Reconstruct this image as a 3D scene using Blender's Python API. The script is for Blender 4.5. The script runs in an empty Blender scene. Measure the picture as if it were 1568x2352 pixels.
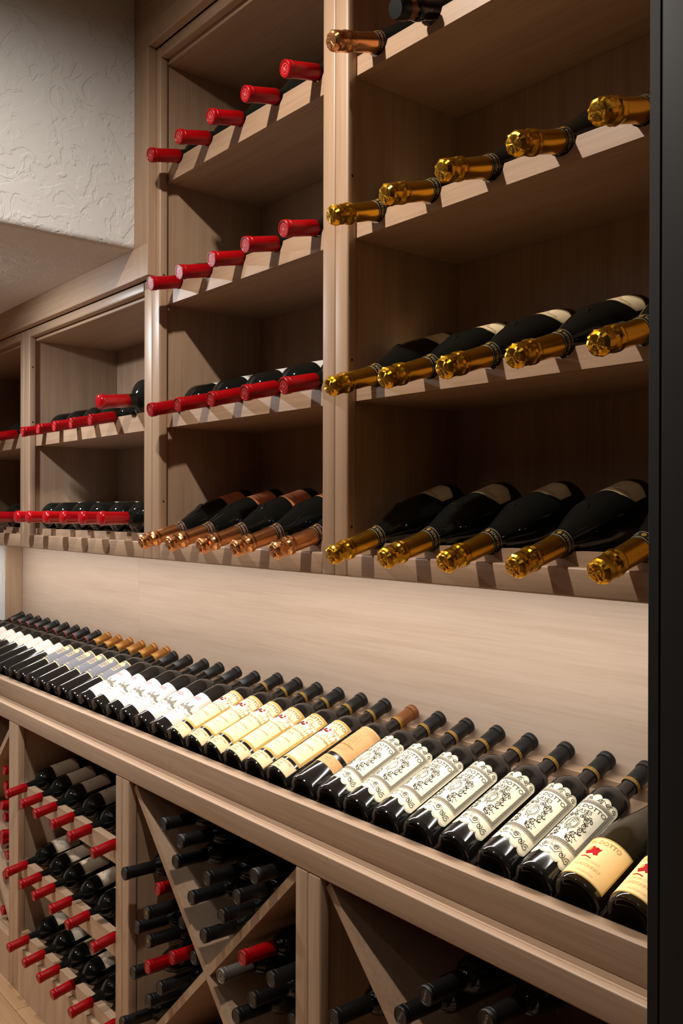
import bpy, bmesh, math, random
from mathutils import Vector, Matrix, noise
random.seed(7)
scene = bpy.context.scene
C = scene.collection
# All lengths below are written in "units" measured with the camera 1.04 from the cabinet fronts;
# K turns them into metres, FLOOR is the floor's depth below the camera.
K = 1.0
FLOOR = 1.44
def W(x, y, z): return Vector((x*K, y*K, (z+FLOOR)*K))

# ------------------------------------------------------------------ camera
F_PX, YAW, PITCH, ROLL = 2080.4, .6917, .00195, .00246
cy, sy = math.cos(YAW), math.sin(YAW)
M = Matrix(((sy, cy, 0), (0, 0, -1), (-cy, sy, 0)))
Rp = Matrix(((1, 0, 0), (0, math.cos(PITCH), -math.sin(PITCH)), (0, math.sin(PITCH), math.cos(PITCH))))
Rr = Matrix(((math.cos(ROLL), -math.sin(ROLL), 0), (math.sin(ROLL), math.cos(ROLL), 0), (0, 0, 1)))
M = Rr @ Rp @ M
cam = bpy.data.cameras.new('camera')
cam.sensor_fit = 'VERTICAL'; cam.sensor_height = 36; cam.sensor_width = 24
cam.lens = F_PX/2352*36
cam.clip_start = .02
camo = bpy.data.objects.new('camera', cam); C.objects.link(camo)
rt, dn, fw = M[0], M[1], M[2]
camo.matrix_world = Matrix(((rt[0], -dn[0], -fw[0], 0), (rt[1], -dn[1], -fw[1], 0), (rt[2], -dn[2], -fw[2], 0), (0, 0, 0, 1)))
camo.location = W(0, -1.04, 0)
scene.camera = camo
def onp(x, y, ax, v):                      # photo pixel -> point on a plane of the room (units)
    d = M.transposed() @ Vector(((x-784)/F_PX, (y-1176)/F_PX, 1))
    o = Vector((0, -1.04, 0)); t = (v-o[ax])/d[ax]
    return o + d*t
def onY(x, y, v): return onp(x, y, 1, v)

# ------------------------------------------------------------------ world, lights, exposure
wd = bpy.data.worlds.new('world'); scene.world = wd; wd.use_nodes = True
wd.node_tree.nodes['Background'].inputs[0].default_value = (1, .86, .72, 1)
wd.node_tree.nodes['Background'].inputs[1].default_value = .004
scene.view_settings.view_transform = 'Standard'
scene.view_settings.look = 'None'
scene.view_settings.exposure = .12
scene.view_settings.gamma = 1
scene.view_settings.use_curve_mapping = False
WARM = (1, .90, .80); NEUT = (.94, .97, 1)
def spot(name, p, target, power, color=WARM, size=100, blend=1.0, rad=.022):
    l = bpy.data.lights.new(name, 'SPOT'); l.energy = power; l.color = color
    l.spot_size = math.radians(size); l.spot_blend = blend; l.shadow_soft_size = rad
    o = bpy.data.objects.new(name, l); C.objects.link(o)
    o.location = W(*p); d = W(*target)-W(*p)
    o.rotation_euler = d.to_track_quat('-Z', 'Y').to_euler()
    return o
CEIL = 1.30
SOFF = .632
LAMPS = [  # x, y, z(ceiling), target, watts, cone
    ((-1.25, -.66, CEIL-.055), (-1.30, -.42, -1.0), 83, 164, WARM),
    ((-2.55, -.50, SOFF-.010), (-2.35, -.22, -.20), 44, 165, NEUT),
    ((-1.60, -2.10, CEIL-.055), (-1.60, -2.0, -1.0), 4, 165, WARM),  # added weak fill over the room behind the camera
    ((-.20, -1.70, CEIL-.055), (-.60, -1.6, -1.0), 2, 165, WARM),  # added weak fill on the door jamb side
    ((-2.95, -1.60, SOFF-.010), (-2.75, -1.25, -1.0), 150, 90, WARM),  # added to brighten the floor, which bounces light onto the soffit underside
]
LAMPS += [((x, y, CEIL-.055), (x, y+.02, -1.0), 2.2, 165, NEUT) for x, y in ((-1.75, -1.35), (-1.2, -1.35), (-.65, -1.35), (-1.75, -2.5), (-1.0, -2.5), (-.3, -2.5))]  # dim extra lamps, added only to put small glints on the bottles
for i, (p, t, w, s, c) in enumerate(LAMPS):
    spot('downlight_lamp', p, t, w, c, s)
# LED strip under the upper cabinets (its aluminium channel is built further down)
LED_Y, LED_Z = .120, -.1226
def strip(x0, x1, power):
    l = bpy.data.lights.new('led_strip_light', 'AREA'); l.shape = 'RECTANGLE'
    l.size = (x1-x0)*K; l.size_y = .022; l.energy = power; l.color = (1, .95, .89)
    o = bpy.data.objects.new('led_strip_light', l); C.objects.link(o)
    o.location = W((x0+x1)/2, LED_Y, LED_Z)
    o.rotation_euler = (math.radians(4), 0, 0)
    return o
strip(-1.95, -.62, 6.2); strip(-3.64, -1.97, 7.6)

# ------------------------------------------------------------------ materials
MATS = {}
def srgb(r, g, b):
    f = lambda c: (c/255/12.92) if c/255 <= .04045 else ((c/255+.055)/1.055)**2.4
    return (f(r), f(g), f(b), 1)
def mat(name, col, rough=.5, metal=0, coat=0, spec=.5):
    m = bpy.data.materials.new(name); m.use_nodes = True
    b = m.node_tree.nodes['Principled BSDF']
    b.inputs['Base Color'].default_value = col; b.inputs['Roughness'].default_value = rough
    b.inputs['Metallic'].default_value = metal; b.inputs['Coat Weight'].default_value = coat
    b.inputs['Specular IOR Level'].default_value = spec
    MATS[name] = m
    return m
def nd(m, t, **kw):
    n = m.node_tree.nodes.new(t)
    for k, v in kw.items(): setattr(n, k, v)
    return n
def wood(name, axis, c1, c2, rough=.42):
    m = mat(name, c1, rough); nt = m.node_tree; L = nt.links; b = nt.nodes['Principled BSDF']
    tc = nd(m, 'ShaderNodeTexCoord'); oi = nd(m, 'ShaderNodeObjectInfo')
    ad = nd(m, 'ShaderNodeVectorMath', operation='ADD'); cb = nd(m, 'ShaderNodeVectorMath', operation='SCALE')
    cb.inputs[0].default_value = (13.1, 7.7, 21.3); L.new(oi.outputs['Random'], cb.inputs['Scale'])
    L.new(tc.outputs['Object'], ad.inputs[0]); L.new(cb.outputs[0], ad.inputs[1])
    def layer(al, ac, detail, rg=.55):
        mp = nd(m, 'ShaderNodeMapping'); s = [ac, ac, ac]; s[axis] = al
        mp.inputs['Scale'].default_value = s; L.new(ad.outputs[0], mp.inputs[0])
        n = nd(m, 'ShaderNodeTexNoise'); n.inputs['Scale'].default_value = 1
        n.inputs['Detail'].default_value = detail; n.inputs['Roughness'].default_value = rg
        n.inputs['Distortion'].default_value = .25
        L.new(mp.outputs[0], n.inputs['Vector']); return n
    n1 = layer(1.6, 26, 3); n2 = layer(5, 190, 3, .6)
    mx = nd(m, 'ShaderNodeMath', operation='MULTIPLY_ADD'); L.new(n2.outputs['Fac'], mx.inputs[0])
    mx.inputs[1].default_value = .55
    sc = nd(m, 'ShaderNodeMath', operation='MULTIPLY'); L.new(n1.outputs['Fac'], sc.inputs[0]); sc.inputs[1].default_value = .5
    L.new(sc.outputs[0], mx.inputs[2])
    cr = nd(m, 'ShaderNodeValToRGB'); cr.color_ramp.elements[0].position = .36; cr.color_ramp.elements[1].position = .66
    cr.color_ramp.elements[0].color = c2; cr.color_ramp.elements[1].color = c1
    L.new(mx.outputs[0], cr.inputs[0]); L.new(cr.outputs[0], b.inputs['Base Color'])
    bp = nd(m, 'ShaderNodeBump'); bp.inputs['Strength'].default_value = .08; bp.inputs['Distance'].default_value = .0006
    L.new(n2.outputs['Fac'], bp.inputs['Height']); L.new(bp.outputs[0], b.inputs['Normal'])
    return m
WC1, WC2 = srgb(176, 147, 121), srgb(157, 128, 102)
wood('wood_x', 0, WC1, WC2); wood('wood_y', 1, WC1, WC2); wood('wood_z', 2, WC1, WC2)
wood('veneer_x', 0, srgb(190, 168, 150), srgb(176, 153, 133), .5)
wood('floor_wood', 0, srgb(176, 141, 106), srgb(156, 121, 88), .38)
def plaster(name, col, strength):
    m = mat(name, col, .75); nt = m.node_tree; L = nt.links; b = nt.nodes['Principled BSDF']
    tc = nd(m, 'ShaderNodeTexCoord')
    n0 = nd(m, 'ShaderNodeTexNoise'); n0.inputs['Scale'].default_value = 13; n0.inputs['Detail'].default_value = 3
    n0.inputs['Distortion'].default_value = 1.6
    L.new(tc.outputs['Object'], n0.inputs['Vector'])
    cr = nd(m, 'ShaderNodeValToRGB'); e = cr.color_ramp.elements
    e[0].position = .44; e[0].color = (0, 0, 0, 1); e[1].position = .475; e[1].color = (1, 1, 1, 1)
    L.new(n0.outputs['Fac'], cr.inputs[0])
    n1 = nd(m, 'ShaderNodeTexNoise'); n1.inputs['Scale'].default_value = 24; n1.inputs['Detail'].default_value = 4
    n1.inputs['Distortion'].default_value = .8
    L.new(tc.outputs['Object'], n1.inputs['Vector'])
    cr2 = nd(m, 'ShaderNodeValToRGB'); e = cr2.color_ramp.elements
    e[0].position = .50; e[0].color = (0, 0, 0, 1); e[1].position = .56; e[1].color = (1, 1, 1, 1)
    L.new(n1.outputs['Fac'], cr2.inputs[0])
    ma = nd(m, 'ShaderNodeMath', operation='MULTIPLY_ADD'); L.new(cr2.outputs[0], ma.inputs[0]); ma.inputs[1].default_value = .45
    L.new(cr.outputs[0], ma.inputs[2])
    bp = nd(m, 'ShaderNodeBump'); bp.inputs['Strength'].default_value = strength; bp.inputs['Distance'].default_value = .0016
    L.new(ma.outputs[0], bp.inputs['Height']); L.new(bp.outputs[0], b.inputs['Normal'])
    return m
plaster('plaster', srgb(206, 206, 204), .65)
plaster('plaster_smooth', srgb(160, 150, 138), .06)
mat('dark_room_wall', srgb(70, 62, 55), .8)
mat('glass', (.006, .007, .006, 1), .045)
mat('glass_matte', (.010, .009, .008, 1), .10)
mat('glass_olive', (.020, .014, .006, 1), .05)
mat('red_capsule', srgb(150, 0, 8), .36, 0, 0, .3)
mat('red_print', srgb(225, 120, 120), .35)
mat('red_wax', srgb(178, 10, 22), .16, 0, .6)
mat('black_capsule', srgb(17, 16, 15), .42, 0, 0, .35)
mat('black_mark', srgb(74, 72, 70), .42)
mat('grey_capsule', srgb(110, 106, 98), .38, .5)
mat('gold_capsule', srgb(150, 98, 38), .36, .45)
mat('brown_capsule', srgb(122, 74, 36), .38, .35)
mat('gold_band', srgb(166, 124, 42), .45, .3)
mat('wine_band', srgb(120, 44, 46), .4)
mat('gold_foil', srgb(228, 170, 46), .30, 1)
mat('copper_foil', srgb(232, 164, 108), .30, 1)
mat('foil_mark', srgb(66, 48, 16), .4)
mat('collar_black', srgb(22, 20, 18), .4)
mat('collar_print', srgb(190, 172, 118), .4)
mat('collar_pink', srgb(206, 150, 120), .4)
mat('paper_cream', srgb(240, 232, 204), .85, 0, 0, .15)
mat('paper_tan', srgb(232, 210, 168), .85, 0, 0, .15)
mat('paper_white', srgb(206, 203, 197), .85, 0, 0, .15)
mat('paper_pink', srgb(204, 190, 182), .85, 0, 0, .15)
mat('paper_slate', srgb(112, 112, 118), .85, 0, 0, .15)
mat('paper_brown', srgb(206, 158, 108), .85, 0, 0, .15)
mat('paper_orange', srgb(250, 214, 150), .85, 0, 0, .15)
mat('paper_beige', srgb(196, 178, 156), .85, 0, 0, .15)
mat('paper_rose', srgb(206, 120, 78), .85, 0, 0, .15)
mat('paper_champ', srgb(226, 206, 164), .85, 0, 0, .15)
mat('ink_grey', srgb(128, 122, 108), .85, 0, 0, .15)
mat('ink_dark', srgb(58, 52, 48), .85, 0, 0, .15)
mat('ink_soft', srgb(150, 142, 130), .85, 0, 0, .15)
mat('ink_gold', srgb(196, 158, 84), .85, 0, 0, .15)
mat('ink_tan', srgb(226, 186, 130), .85, 0, 0, .15)
mat('ink_red', srgb(176, 22, 30), .85, 0, 0, .15)
mat('ink_blue', srgb(52, 70, 126), .85, 0, 0, .15)
mat('ink_white', srgb(250, 246, 236), .85, 0, 0, .15)
mat('ink_brown', srgb(122, 92, 58), .85, 0, 0, .15)
mat('black_metal', srgb(30, 28, 27), .34, .3)
mat('gasket', srgb(8, 7, 7), .7)
mat('frame_grey', srgb(30, 29, 28), .6, 0, 0, .18)
mat('aluminium', srgb(190, 188, 184), .35, 1)
mat('hole', srgb(30, 20, 14), .8)
me_ = mat('lamp_lens', (1, .92, .8, 1), .3)
me_.node_tree.nodes['Principled BSDF'].inputs['Emission Color'].default_value = (1, .88, .72, 1)
me_.node_tree.nodes['Principled BSDF'].inputs['Emission Strength'].default_value = 4
mat('lamp_trim', srgb(235, 232, 226), .5)

# ------------------------------------------------------------------ helpers
def link(o, parent=None):
    C.objects.link(o)
    if parent is not None: o.parent = parent
    return o
def tag(o, label=None, cat=None, group=None, kind=None):
    if label: o['label'] = label
    if cat: o['category'] = cat
    if group: o['group'] = group
    if kind: o['kind'] = kind
    return o
def thing(name, p, label=None, cat=None, group=None, kind=None):
    o = bpy.data.objects.new(name, None); o.empty_display_size = .05
    o.location = W(*p); link(o)
    return tag(o, label, cat, group, kind)
def wpos(o):
    p = Vector(o.location)
    while o.parent: o = o.parent; p += o.location
    return p
def mesh_obj(name, me, p, m, parent=None):
    o = bpy.data.objects.new(name, me)
    if m and not me.materials: me.materials.append(MATS[m])
    link(o, parent)
    o.location = Vector(p) - (wpos(parent) if parent else Vector((0, 0, 0)))
    return o
BOXC = {}
def box(name, x0, x1, y0, y1, z0, z1, m, parent=None, bev=.0012, seg=1, rotY=0):
    """axis-aligned board given by its faces in units; origin at its centre"""
    key = (round(x1-x0, 5), round(y1-y0, 5), round(z1-z0, 5), m, bev, seg)
    me = BOXC.get(key)
    if me is None:
        bm = bmesh.new(); bmesh.ops.create_cube(bm, size=1)
        for v in bm.verts: v.co = Vector((v.co.x*(x1-x0)*K, v.co.y*(y1-y0)*K, v.co.z*(z1-z0)*K))
        if bev:
            bv = min(bev, .45*min(x1-x0, y1-y0, z1-z0)*K)
            bmesh.ops.bevel(bm, geom=bm.edges[:], offset=bv, segments=seg, profile=.5, affect='EDGES')
        me = bpy.data.meshes.new(name); bm.to_mesh(me); bm.free()
        if seg > 1:
            for p in me.polygons: p.use_smooth = True
            me.set_sharp_from_angle(angle=math.radians(50))
        me.materials.append(MATS[m]); BOXC[key] = me
    o = mesh_obj(name, me, W((x0+x1)/2, (y0+y1)/2, (z0+z1)/2), None, parent)
    if rotY: o.rotation_euler = (0, rotY, 0)
    return o
def prism(name, pts, y0, y1, m, parent=None):
    """polygon in the X-Z plane (units) extruded along Y"""
    cx = sum(p[0] for p in pts)/len(pts); cz = sum(p[1] for p in pts)/len(pts); cyy = (y0+y1)/2
    bm = bmesh.new()
    a = [bm.verts.new(((x-cx)*K, (y0-cyy)*K, (z-cz)*K)) for x, z in pts]
    b = [bm.verts.new(((x-cx)*K, (y1-cyy)*K, (z-cz)*K)) for x, z in pts]
    bm.faces.new(a); bm.faces.new(b[::-1]); n = len(pts)
    for i in range(n): bm.faces.new((a[i], b[i], b[(i+1) % n], a[(i+1) % n]))
    bmesh.ops.recalc_face_normals(bm, faces=bm.faces[:])
    bmesh.ops.triangulate(bm, faces=[f for f in bm.faces if len(f.verts) > 4])
    me = bpy.data.meshes.new(name); bm.to_mesh(me); bm.free()
    return mesh_obj(name, me, W(cx, cyy, cz), m, parent)
def prism_x(name, pts, x0, x1, m, parent=None):
    """polygon in the Y-Z plane (units) extruded along X"""
    cyy = sum(p[0] for p in pts)/len(pts); cz = sum(p[1] for p in pts)/len(pts); cx = (x0+x1)/2
    bm = bmesh.new()
    a = [bm.verts.new(((x0-cx)*K, (y-cyy)*K, (z-cz)*K)) for y, z in pts]
    b = [bm.verts.new(((x1-cx)*K, (y-cyy)*K, (z-cz)*K)) for y, z in pts]
    bm.faces.new(a); bm.faces.new(b[::-1]); n = len(pts)
    for i in range(n): bm.faces.new((a[i], b[i], b[(i+1) % n], a[(i+1) % n]))
    bmesh.ops.recalc_face_normals(bm, faces=bm.faces[:])
    me = bpy.data.meshes.new(name); bm.to_mesh(me); bm.free()
    return mesh_obj(name, me, W(cx, cyy, cz), m, parent)
def notched(name, x0, x1, z0, z1, y0, y1, xs, r, zc, parent):
    """front rail with a U notch of radius r centred at height zc under each neck"""
    pts = [(x0, z0), (x1, z0), (x1, z1)]
    for x in sorted(xs, reverse=True):
        if x-r < x0+.004 or x+r > x1-.004: continue
        if zc >= z1:                      # shallow cut: arc below the rail top
            a0 = math.acos(min(1, (zc-z1)/r)) if zc-z1 < r else 0
            if a0 <= 0: continue
            for k in range(9):
                a = a0 - 2*a0*k/8
                pts.append((x+r*math.sin(a), zc-r*math.cos(a)))
        else:
            pts.append((x+r, z1))
            for k in range(9):
                a = math.pi/2 - math.pi*k/8
                pts.append((x+r*math.sin(a), zc-r*math.cos(a)))
            pts.append((x-r, z1))
    pts.append((x0, z1))
    return prism(name, pts, y0, y1, 'wood_x', parent)

# ------------------------------------------------------------------ room shell
XL, XR, YF, YB = -3.70, 1.30, -2.90, .330
def struct(o, label, cat=None): return tag(o, label, cat, None, 'structure')
fl = thing('floor', (0, -1.2, -FLOOR), 'light oak plank floor in front of the wine racks', 'floor', None, 'structure')
box('subfloor', XL, XR, YF, YB, -FLOOR-.06, -FLOOR-.014, 'dark_room_wall', fl, 0)
pw, pl = .175, 1.6
j = 0; y = YF
while y < YB-.01:
    y2 = min(y+pw, YB); x = XL - (j % 3)*.5
    while x < XR:
        a, b = max(x, XL), min(x+pl, XR)
        if b-a > .02: box('plank', a+.0008, b-.0008, y+.0008, y2-.0008, -FLOOR-.014, -FLOOR, 'floor_wood', fl, .0008)
        x += pl
    y += pw; j += 1
struct(box('wall_back', XL-.1, XR+.1, YB, YB+.1, -FLOOR, CEIL, 'plaster_smooth', None, 0), 'plain wall hidden behind the wine cabinets', 'wall')
struct(box('wall_left', XL-.1, XL, YF-.1, YB, -FLOOR, CEIL, 'plaster', None, 0), 'white plaster end wall beyond the display ledge', 'wall')
struct(box('wall_right', XR, XR+.1, YF-.1, YB, -FLOOR, CEIL, 'dark_room_wall', None, 0), 'dim side wall of the cellar', 'wall')
struct(box('wall_front', XL, XR, YF-.1, YF, -FLOOR, CEIL, 'dark_room_wall', None, 0), 'dim wall facing the wine cabinets', 'wall')
struct(box('ceiling', XL-.1, XR+.1, YF-.1, YB+.1, CEIL, CEIL+.08, 'plaster_smooth', None, 0), 'smooth ceiling above the tall cabinets', 'ceiling')
XS = -2.022
# soffit: a dropped block whose lower edge towards the tall cabinets is a bullnose
R = .016; pts = [(XL, CEIL), (XL, SOFF), (XS-R, SOFF)]
for k in range(1, 9):
    a = math.pi/2*k/8; pts.append((XS-R+R*math.sin(a), SOFF+R-R*math.cos(a)))
pts.append((XS, CEIL))
so = prism('ceiling_soffit', pts, YF, -.0225, 'plaster', None)
for p in so.data.polygons: p.use_smooth = False
struct(so, 'white textured plaster soffit dropping from the ceiling beside the tall cabinet', 'soffit')
# flat wooden trim boards that cover the joint between the cabinets and the soffit
struct(box('trim_1', XL, XS+.002, -.022, 0, .558, SOFF+.03, 'wood_x', None, .001), 'horizontal wooden fascia board under the plaster soffit', 'trim')
struct(box('trim_2', XS-.004, -1.953, -.0222, 0, .5585, 1.102, 'wood_z', None, .001), 'vertical wooden trim board between soffit and tall cabinet', 'trim')
struct(box('trim_3', XS-.004, -.54, -.022, 0, 1.1025, CEIL, 'wood_x', None, .001), 'wooden fascia board above the tall cabinets up to the ceiling', 'trim')
# black door frame that closes the view on the right
dj = thing('door_1', (-.46, -.20, -FLOOR), 'black metal door jamb in front of the cabinet end', 'door frame', None, 'structure')
jx = onY(1488, 1176, -.25)[0]
box('gasket', jx, jx+.0125, -.2502, -.215, -FLOOR, CEIL, 'gasket', dj, .001)
box('jamb', jx+.0128, jx+.15, -.2500, -.14, -FLOOR, CEIL, 'frame_grey', dj, .002, 2)
box('stop', jx+.004, jx+.0126, -.2145, -.14, -FLOOR, CEIL, 'black_metal', dj, .001)

# recessed downlights; all but the first two are added for fill and glints
for i, (p, t, w, s, c) in enumerate(LAMPS):
    zc = CEIL if p[2] > 1 else SOFF
    d = thing('recessed_downlight', (p[0], p[1], zc-.004), None, 'downlight', 'recessed downlights')
    d['label'] = ['recessed downlight in the ceiling before the tall cabinets', 'recessed downlight under the soffit near the short cabinets',
                  'added fill downlight in the ceiling over the room', 'added fill downlight in the ceiling by the door jamb', 'added downlight under the soffit that brightens the floor away from the cabinets'][i] if i < 5 else 'small downlight added for glints on the glass, in the two dim ceiling rows'
    bm = bmesh.new(); ring = []
    for rr, zz in ((.050, 0), (.050, -.003), (.036, -.003), (.032, .004)):
        ring.append([bm.verts.new((rr*math.cos(2*math.pi*k/24), rr*math.sin(2*math.pi*k/24), zz)) for k in range(24)])
    for a, b in zip(ring, ring[1:]):
        for k in range(24): bm.faces.new((a[k], a[(k+1) % 24], b[(k+1) % 24], b[k]))
    me = bpy.data.meshes.new('trim_ring'); bm.to_mesh(me); bm.free()
    mesh_obj('trim_ring', me, W(p[0], p[1], zc), 'lamp_trim', d)

# ------------------------------------------------------------------ upper cabinets
YBK = .295
def shelf(cab, x0, x1, zb, xs, h, r, zc, rear_top):
    s = box('shelf', x0, x1, .0425, YBK-.001, zb, zb+.010, 'wood_x', cab)
    notched('notched_rail', x0+.0005, x1-.0005, zb, zb+h, .022, .042, xs, r, zc, s)
    box('rear_rail', x0+.001, x1-.001, .19, .21, zb+.0102, rear_top, 'wood_x', s)
    return s
def holes(cab, x, zs):
    for z in zs:
        bm = bmesh.new(); bmesh.ops.create_circle(bm, cap_ends=True, segments=10, radius=.0026)
        for v in bm.verts: v.co = Vector((0, v.co.x, v.co.y))
        me = bpy.data.meshes.new('pin_hole'); bm.to_mesh(me); bm.free()
        mesh_obj('pin_hole', me, W(x+.0004, .011, z), 'hole', cab)
ZB, ZR = -.119, -.078
def upper(name, label, xo0, xi0, xi1, xo1, ztop, zrail, rows, bottom):
    cab = thing(name, ((xi0+xi1)/2, .15, ZB), label, 'cabinet')
    x0, x1 = xi0-.008, xi1+.008
    box('stile', xo0+.0004, xi0, 0, .022, ZB, zrail, 'wood_z', cab, .004, 3)
    box('stile', xi1, xo1-.0004, 0, .022, ZB, zrail, 'wood_z', cab, .004, 3)
    box('top_rail', xi0+.0003, xi1-.0003, .0005, .022, ztop, zrail, 'wood_x', cab, .004, 3)
    box('bottom_rail', xi0+.0003, xi1-.0003, .0004, .0215, ZB, ZR, 'wood_x', cab, .003, 2)
    box('side_panel', x0-.016, x0, .0225, YBK, ZB, ztop+.018, 'wood_z', cab)
    box('side_panel', x1, x1+.016, .0225, YBK, ZB, ztop+.018, 'wood_z', cab)
    box('back_panel', x0-.016, x1+.016, YBK, YBK+.012, ZB, ztop+.018, 'wood_z', cab)
    box('top_panel', x0, x1, .0225, YBK, ztop-.010, ztop+.008, 'wood_x', cab)
    bt = box('bottom_panel', x0, x1, .0425, YBK, ZB, ZB+.018, 'wood_x', cab)
    xs, h, r, zc, rt = bottom
    notched('notched_rail', x0+.0005, x1-.0005, ZB, h, .0225, .042, xs, r, zc, bt)
    box('rear_rail', x0+.001, x1-.001, .19, .21, ZB+.0182, rt, 'wood_x', bt)
    for (zb, xs, h, r, zc, rt) in rows: shelf(cab, x0, x1, zb, xs, h, r, zc, rt)
    return cab
def lerp(a, b, n): return [a+(b-a)*i/(n-1) for i in range(n)]
CH_X = [-1.185, -1.054, -.924, -.793, -.662]
RD_X = [-1.882, -1.751, -1.619, -1.487, -1.356]
WAXX = [onY(x, y, -.059)[0] for x, y in ((30, 1185), (62, 1185), (102, 1187), (140, 1187), (182, 1190), (228, 1190))]
WAXX = [max(x, -2.728) for x in WAXX]
B3X = [onY(x, y, -.05)[0] for x, y in ((50, 985), (86, 979), (123, 975), (161, 970), (205, 965))]
B4X = [-2.925, -3.040]
TC, TR, TL = math.radians(16.5), math.radians(12.5), math.radians(10.4)
def rear(capy, capz, tilt, L, r, y=.189):       # height of the underside of a tilted bottle at depth y
    return capz + (y-capy)*math.tan(tilt) - r/math.cos(tilt) - .001
SH = (.783, .491, .197)
CHZ = (.788, .4945, .2065, -.0775); RDZ = (.814, .519, .229)
LCH, LRD = .310, .310
cab1 = upper('wine_cabinet', 'tall wooden wine cabinet holding gold-foiled sparkling bottles', -1.277, -1.241, -.597, -.561, 1.075, 1.1025,
      [(SH[i], CH_X, .034, .0256, CHZ[i]+.0347, rear(-.085, CHZ[i], TC, LCH, .043)) for i in range(3)],
      (CH_X, -.057, .0256, -.0428, rear(-.085, CHZ[3], TC, LCH, .043)))
cab2 = upper('wine_cabinet', 'tall wooden wine cabinet with three shelves of red capsules over copper foils', -1.972, -1.935, -1.313, -1.277, 1.075, 1.1025,
      [(SH[i], RD_X, .046, .0200, RDZ[i]+.0193, rear(-.055, RDZ[i], TR, LRD, .040)) for i in range(3)],
      ([x-.004 for x in RD_X], -.057, .0240, -.0442, rear(-.077, -.0765, TC, LCH, .043)))
cab3 = upper('wine_cabinet', 'short wooden wine cabinet below the fascia with two rows of red capsules', -2.812, -2.766, -2.014, -1.972, .532, .558,
      [(SH[2], B3X+[-2.108], .046, .0162, SH[2]+.050, rear(-.05, .231, math.radians(11), .30, .038))],
      (WAXX, -.0585, .0125, -.066, -.0655))
cab4 = upper('wine_cabinet', 'short wooden wine cabinet against the white end wall', XL+.001, XL+.04, -2.843, -2.812, .532, .558,
      [(SH[2], B4X, .046, .0162, SH[2]+.050, rear(-.05, .231, math.radians(11), .30, .038))],
      (B4X, -.0585, .0125, -.066, -.0655))
holes(cab1, -1.241, (.60, .27, -.03)); holes(cab2, -1.935, (.56, .02)); holes(cab3, -2.766, (.44, .27))
# LED channel
lt = thing('led_light_bar', (-2.0, LED_Y, LED_Z), 'long aluminium LED light bar under the upper wine cabinets', 'light')
box('channel', -3.68, -.61, LED_Y-.014, LED_Y+.014, LED_Z+.0004, ZB-.0002, 'aluminium', lt, .0005)

# ------------------------------------------------------------------ display counter
TH = math.radians(21.3); CT, ST = math.cos(TH), math.sin(TH)
YL = -.059
BX, BZ = .013, -.543            # base centre of a display bottle (Y, z)
DR = .0345                       # display bottle radius
pf = (BX+(DR+.0006)*ST, BZ-(DR+.0006)*CT)        # platform line passes here
def plat(y): return pf[1] + (y-pf[0])*math.tan(TH)
XD0, XD1 = XL+.002, -.545
dc = thing('display_counter', (-2.0, .0, -.643), 'continuous sloped wooden display ledge under the upper cabinets', 'display ledge')
box('apron', XD0, XD1, YL, YL+.016, -.643, -.5995, 'wood_x', dc, .0028, 3)
box('ledge', XD0, XD1, YL+.0162, .0, -.618, -.5997, 'wood_x', dc, .0006)
box('lip', XD0, XD1, -.022, .0095, -.5992, -.547, 'wood_x', dc, .0016, 2)
prism_x('platform', [(.0098, plat(.0098)), (.2835, plat(.2835)), (.2835, plat(.2835)-.03), (.0098, plat(.0098)-.010)], XD0, XD1, 'wood_x', dc)
box('neck_rail', XD0, XD1, .2840, .3183, -.505, -.4538, 'wood_x', dc, .001)
DYB = .3188
xse = onY(318, 1400, DYB)[0]
for a, b in ((XD0, xse), (xse+.0005, XD1)): box('display_back_panel', a, b, DYB, DYB+.012, -.53, ZB-.0005, 'veneer_x', dc, .0006)
box('end_return', XD0, XD0+.014, DYB-.066, DYB-.0005, -.4535, ZB-.0005, 'wood_z', dc)

# ------------------------------------------------------------------ lower cabinets
ZA = -.6435                      # underside of the apron
ZF = -1.300                      # bin floor
POSTS = [(-2.771, -2.735, -2.695), (-2.042, -2.006, -1.972), (-1.313, -1.276, -1.241), (-.62, -.585, -.55)]
def lower(name, label, xo0, xi0, xi1, xo1):
    cab = thing(name, ((xi0+xi1)/2, .12, -FLOOR), label, 'cabinet')
    x0, x1 = xi0-.006, xi1+.006
    box('stile', xo0+.0004, xi0, YL, YL+.022, -FLOOR, ZA, 'wood_z', cab, .003, 2)
    box('stile', xi1, xo1-.0004, YL, YL+.022, -FLOOR, ZA, 'wood_z', cab, .003, 2)
    box('side_panel', x0-.014, x0, YL+.0225, .282, -FLOOR, ZA, 'wood_z', cab)
    box('side_panel', x1, x1+.014, YL+.0225, .282, -FLOOR, ZA, 'wood_z', cab)
    box('back_panel', x0-.014, x1+.014, .2825, .2945, -FLOOR, ZA, 'wood_z', cab)
    box('bottom_panel', x0, x1, YL+.0225, .282, ZF-.018, ZF, 'wood_x', cab)
    box('base_board', xi0+.0003, xi1-.0003, YL, YL+.020, -FLOOR, ZF, 'wood_z', cab, .0015)
    return cab, x0, x1
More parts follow.
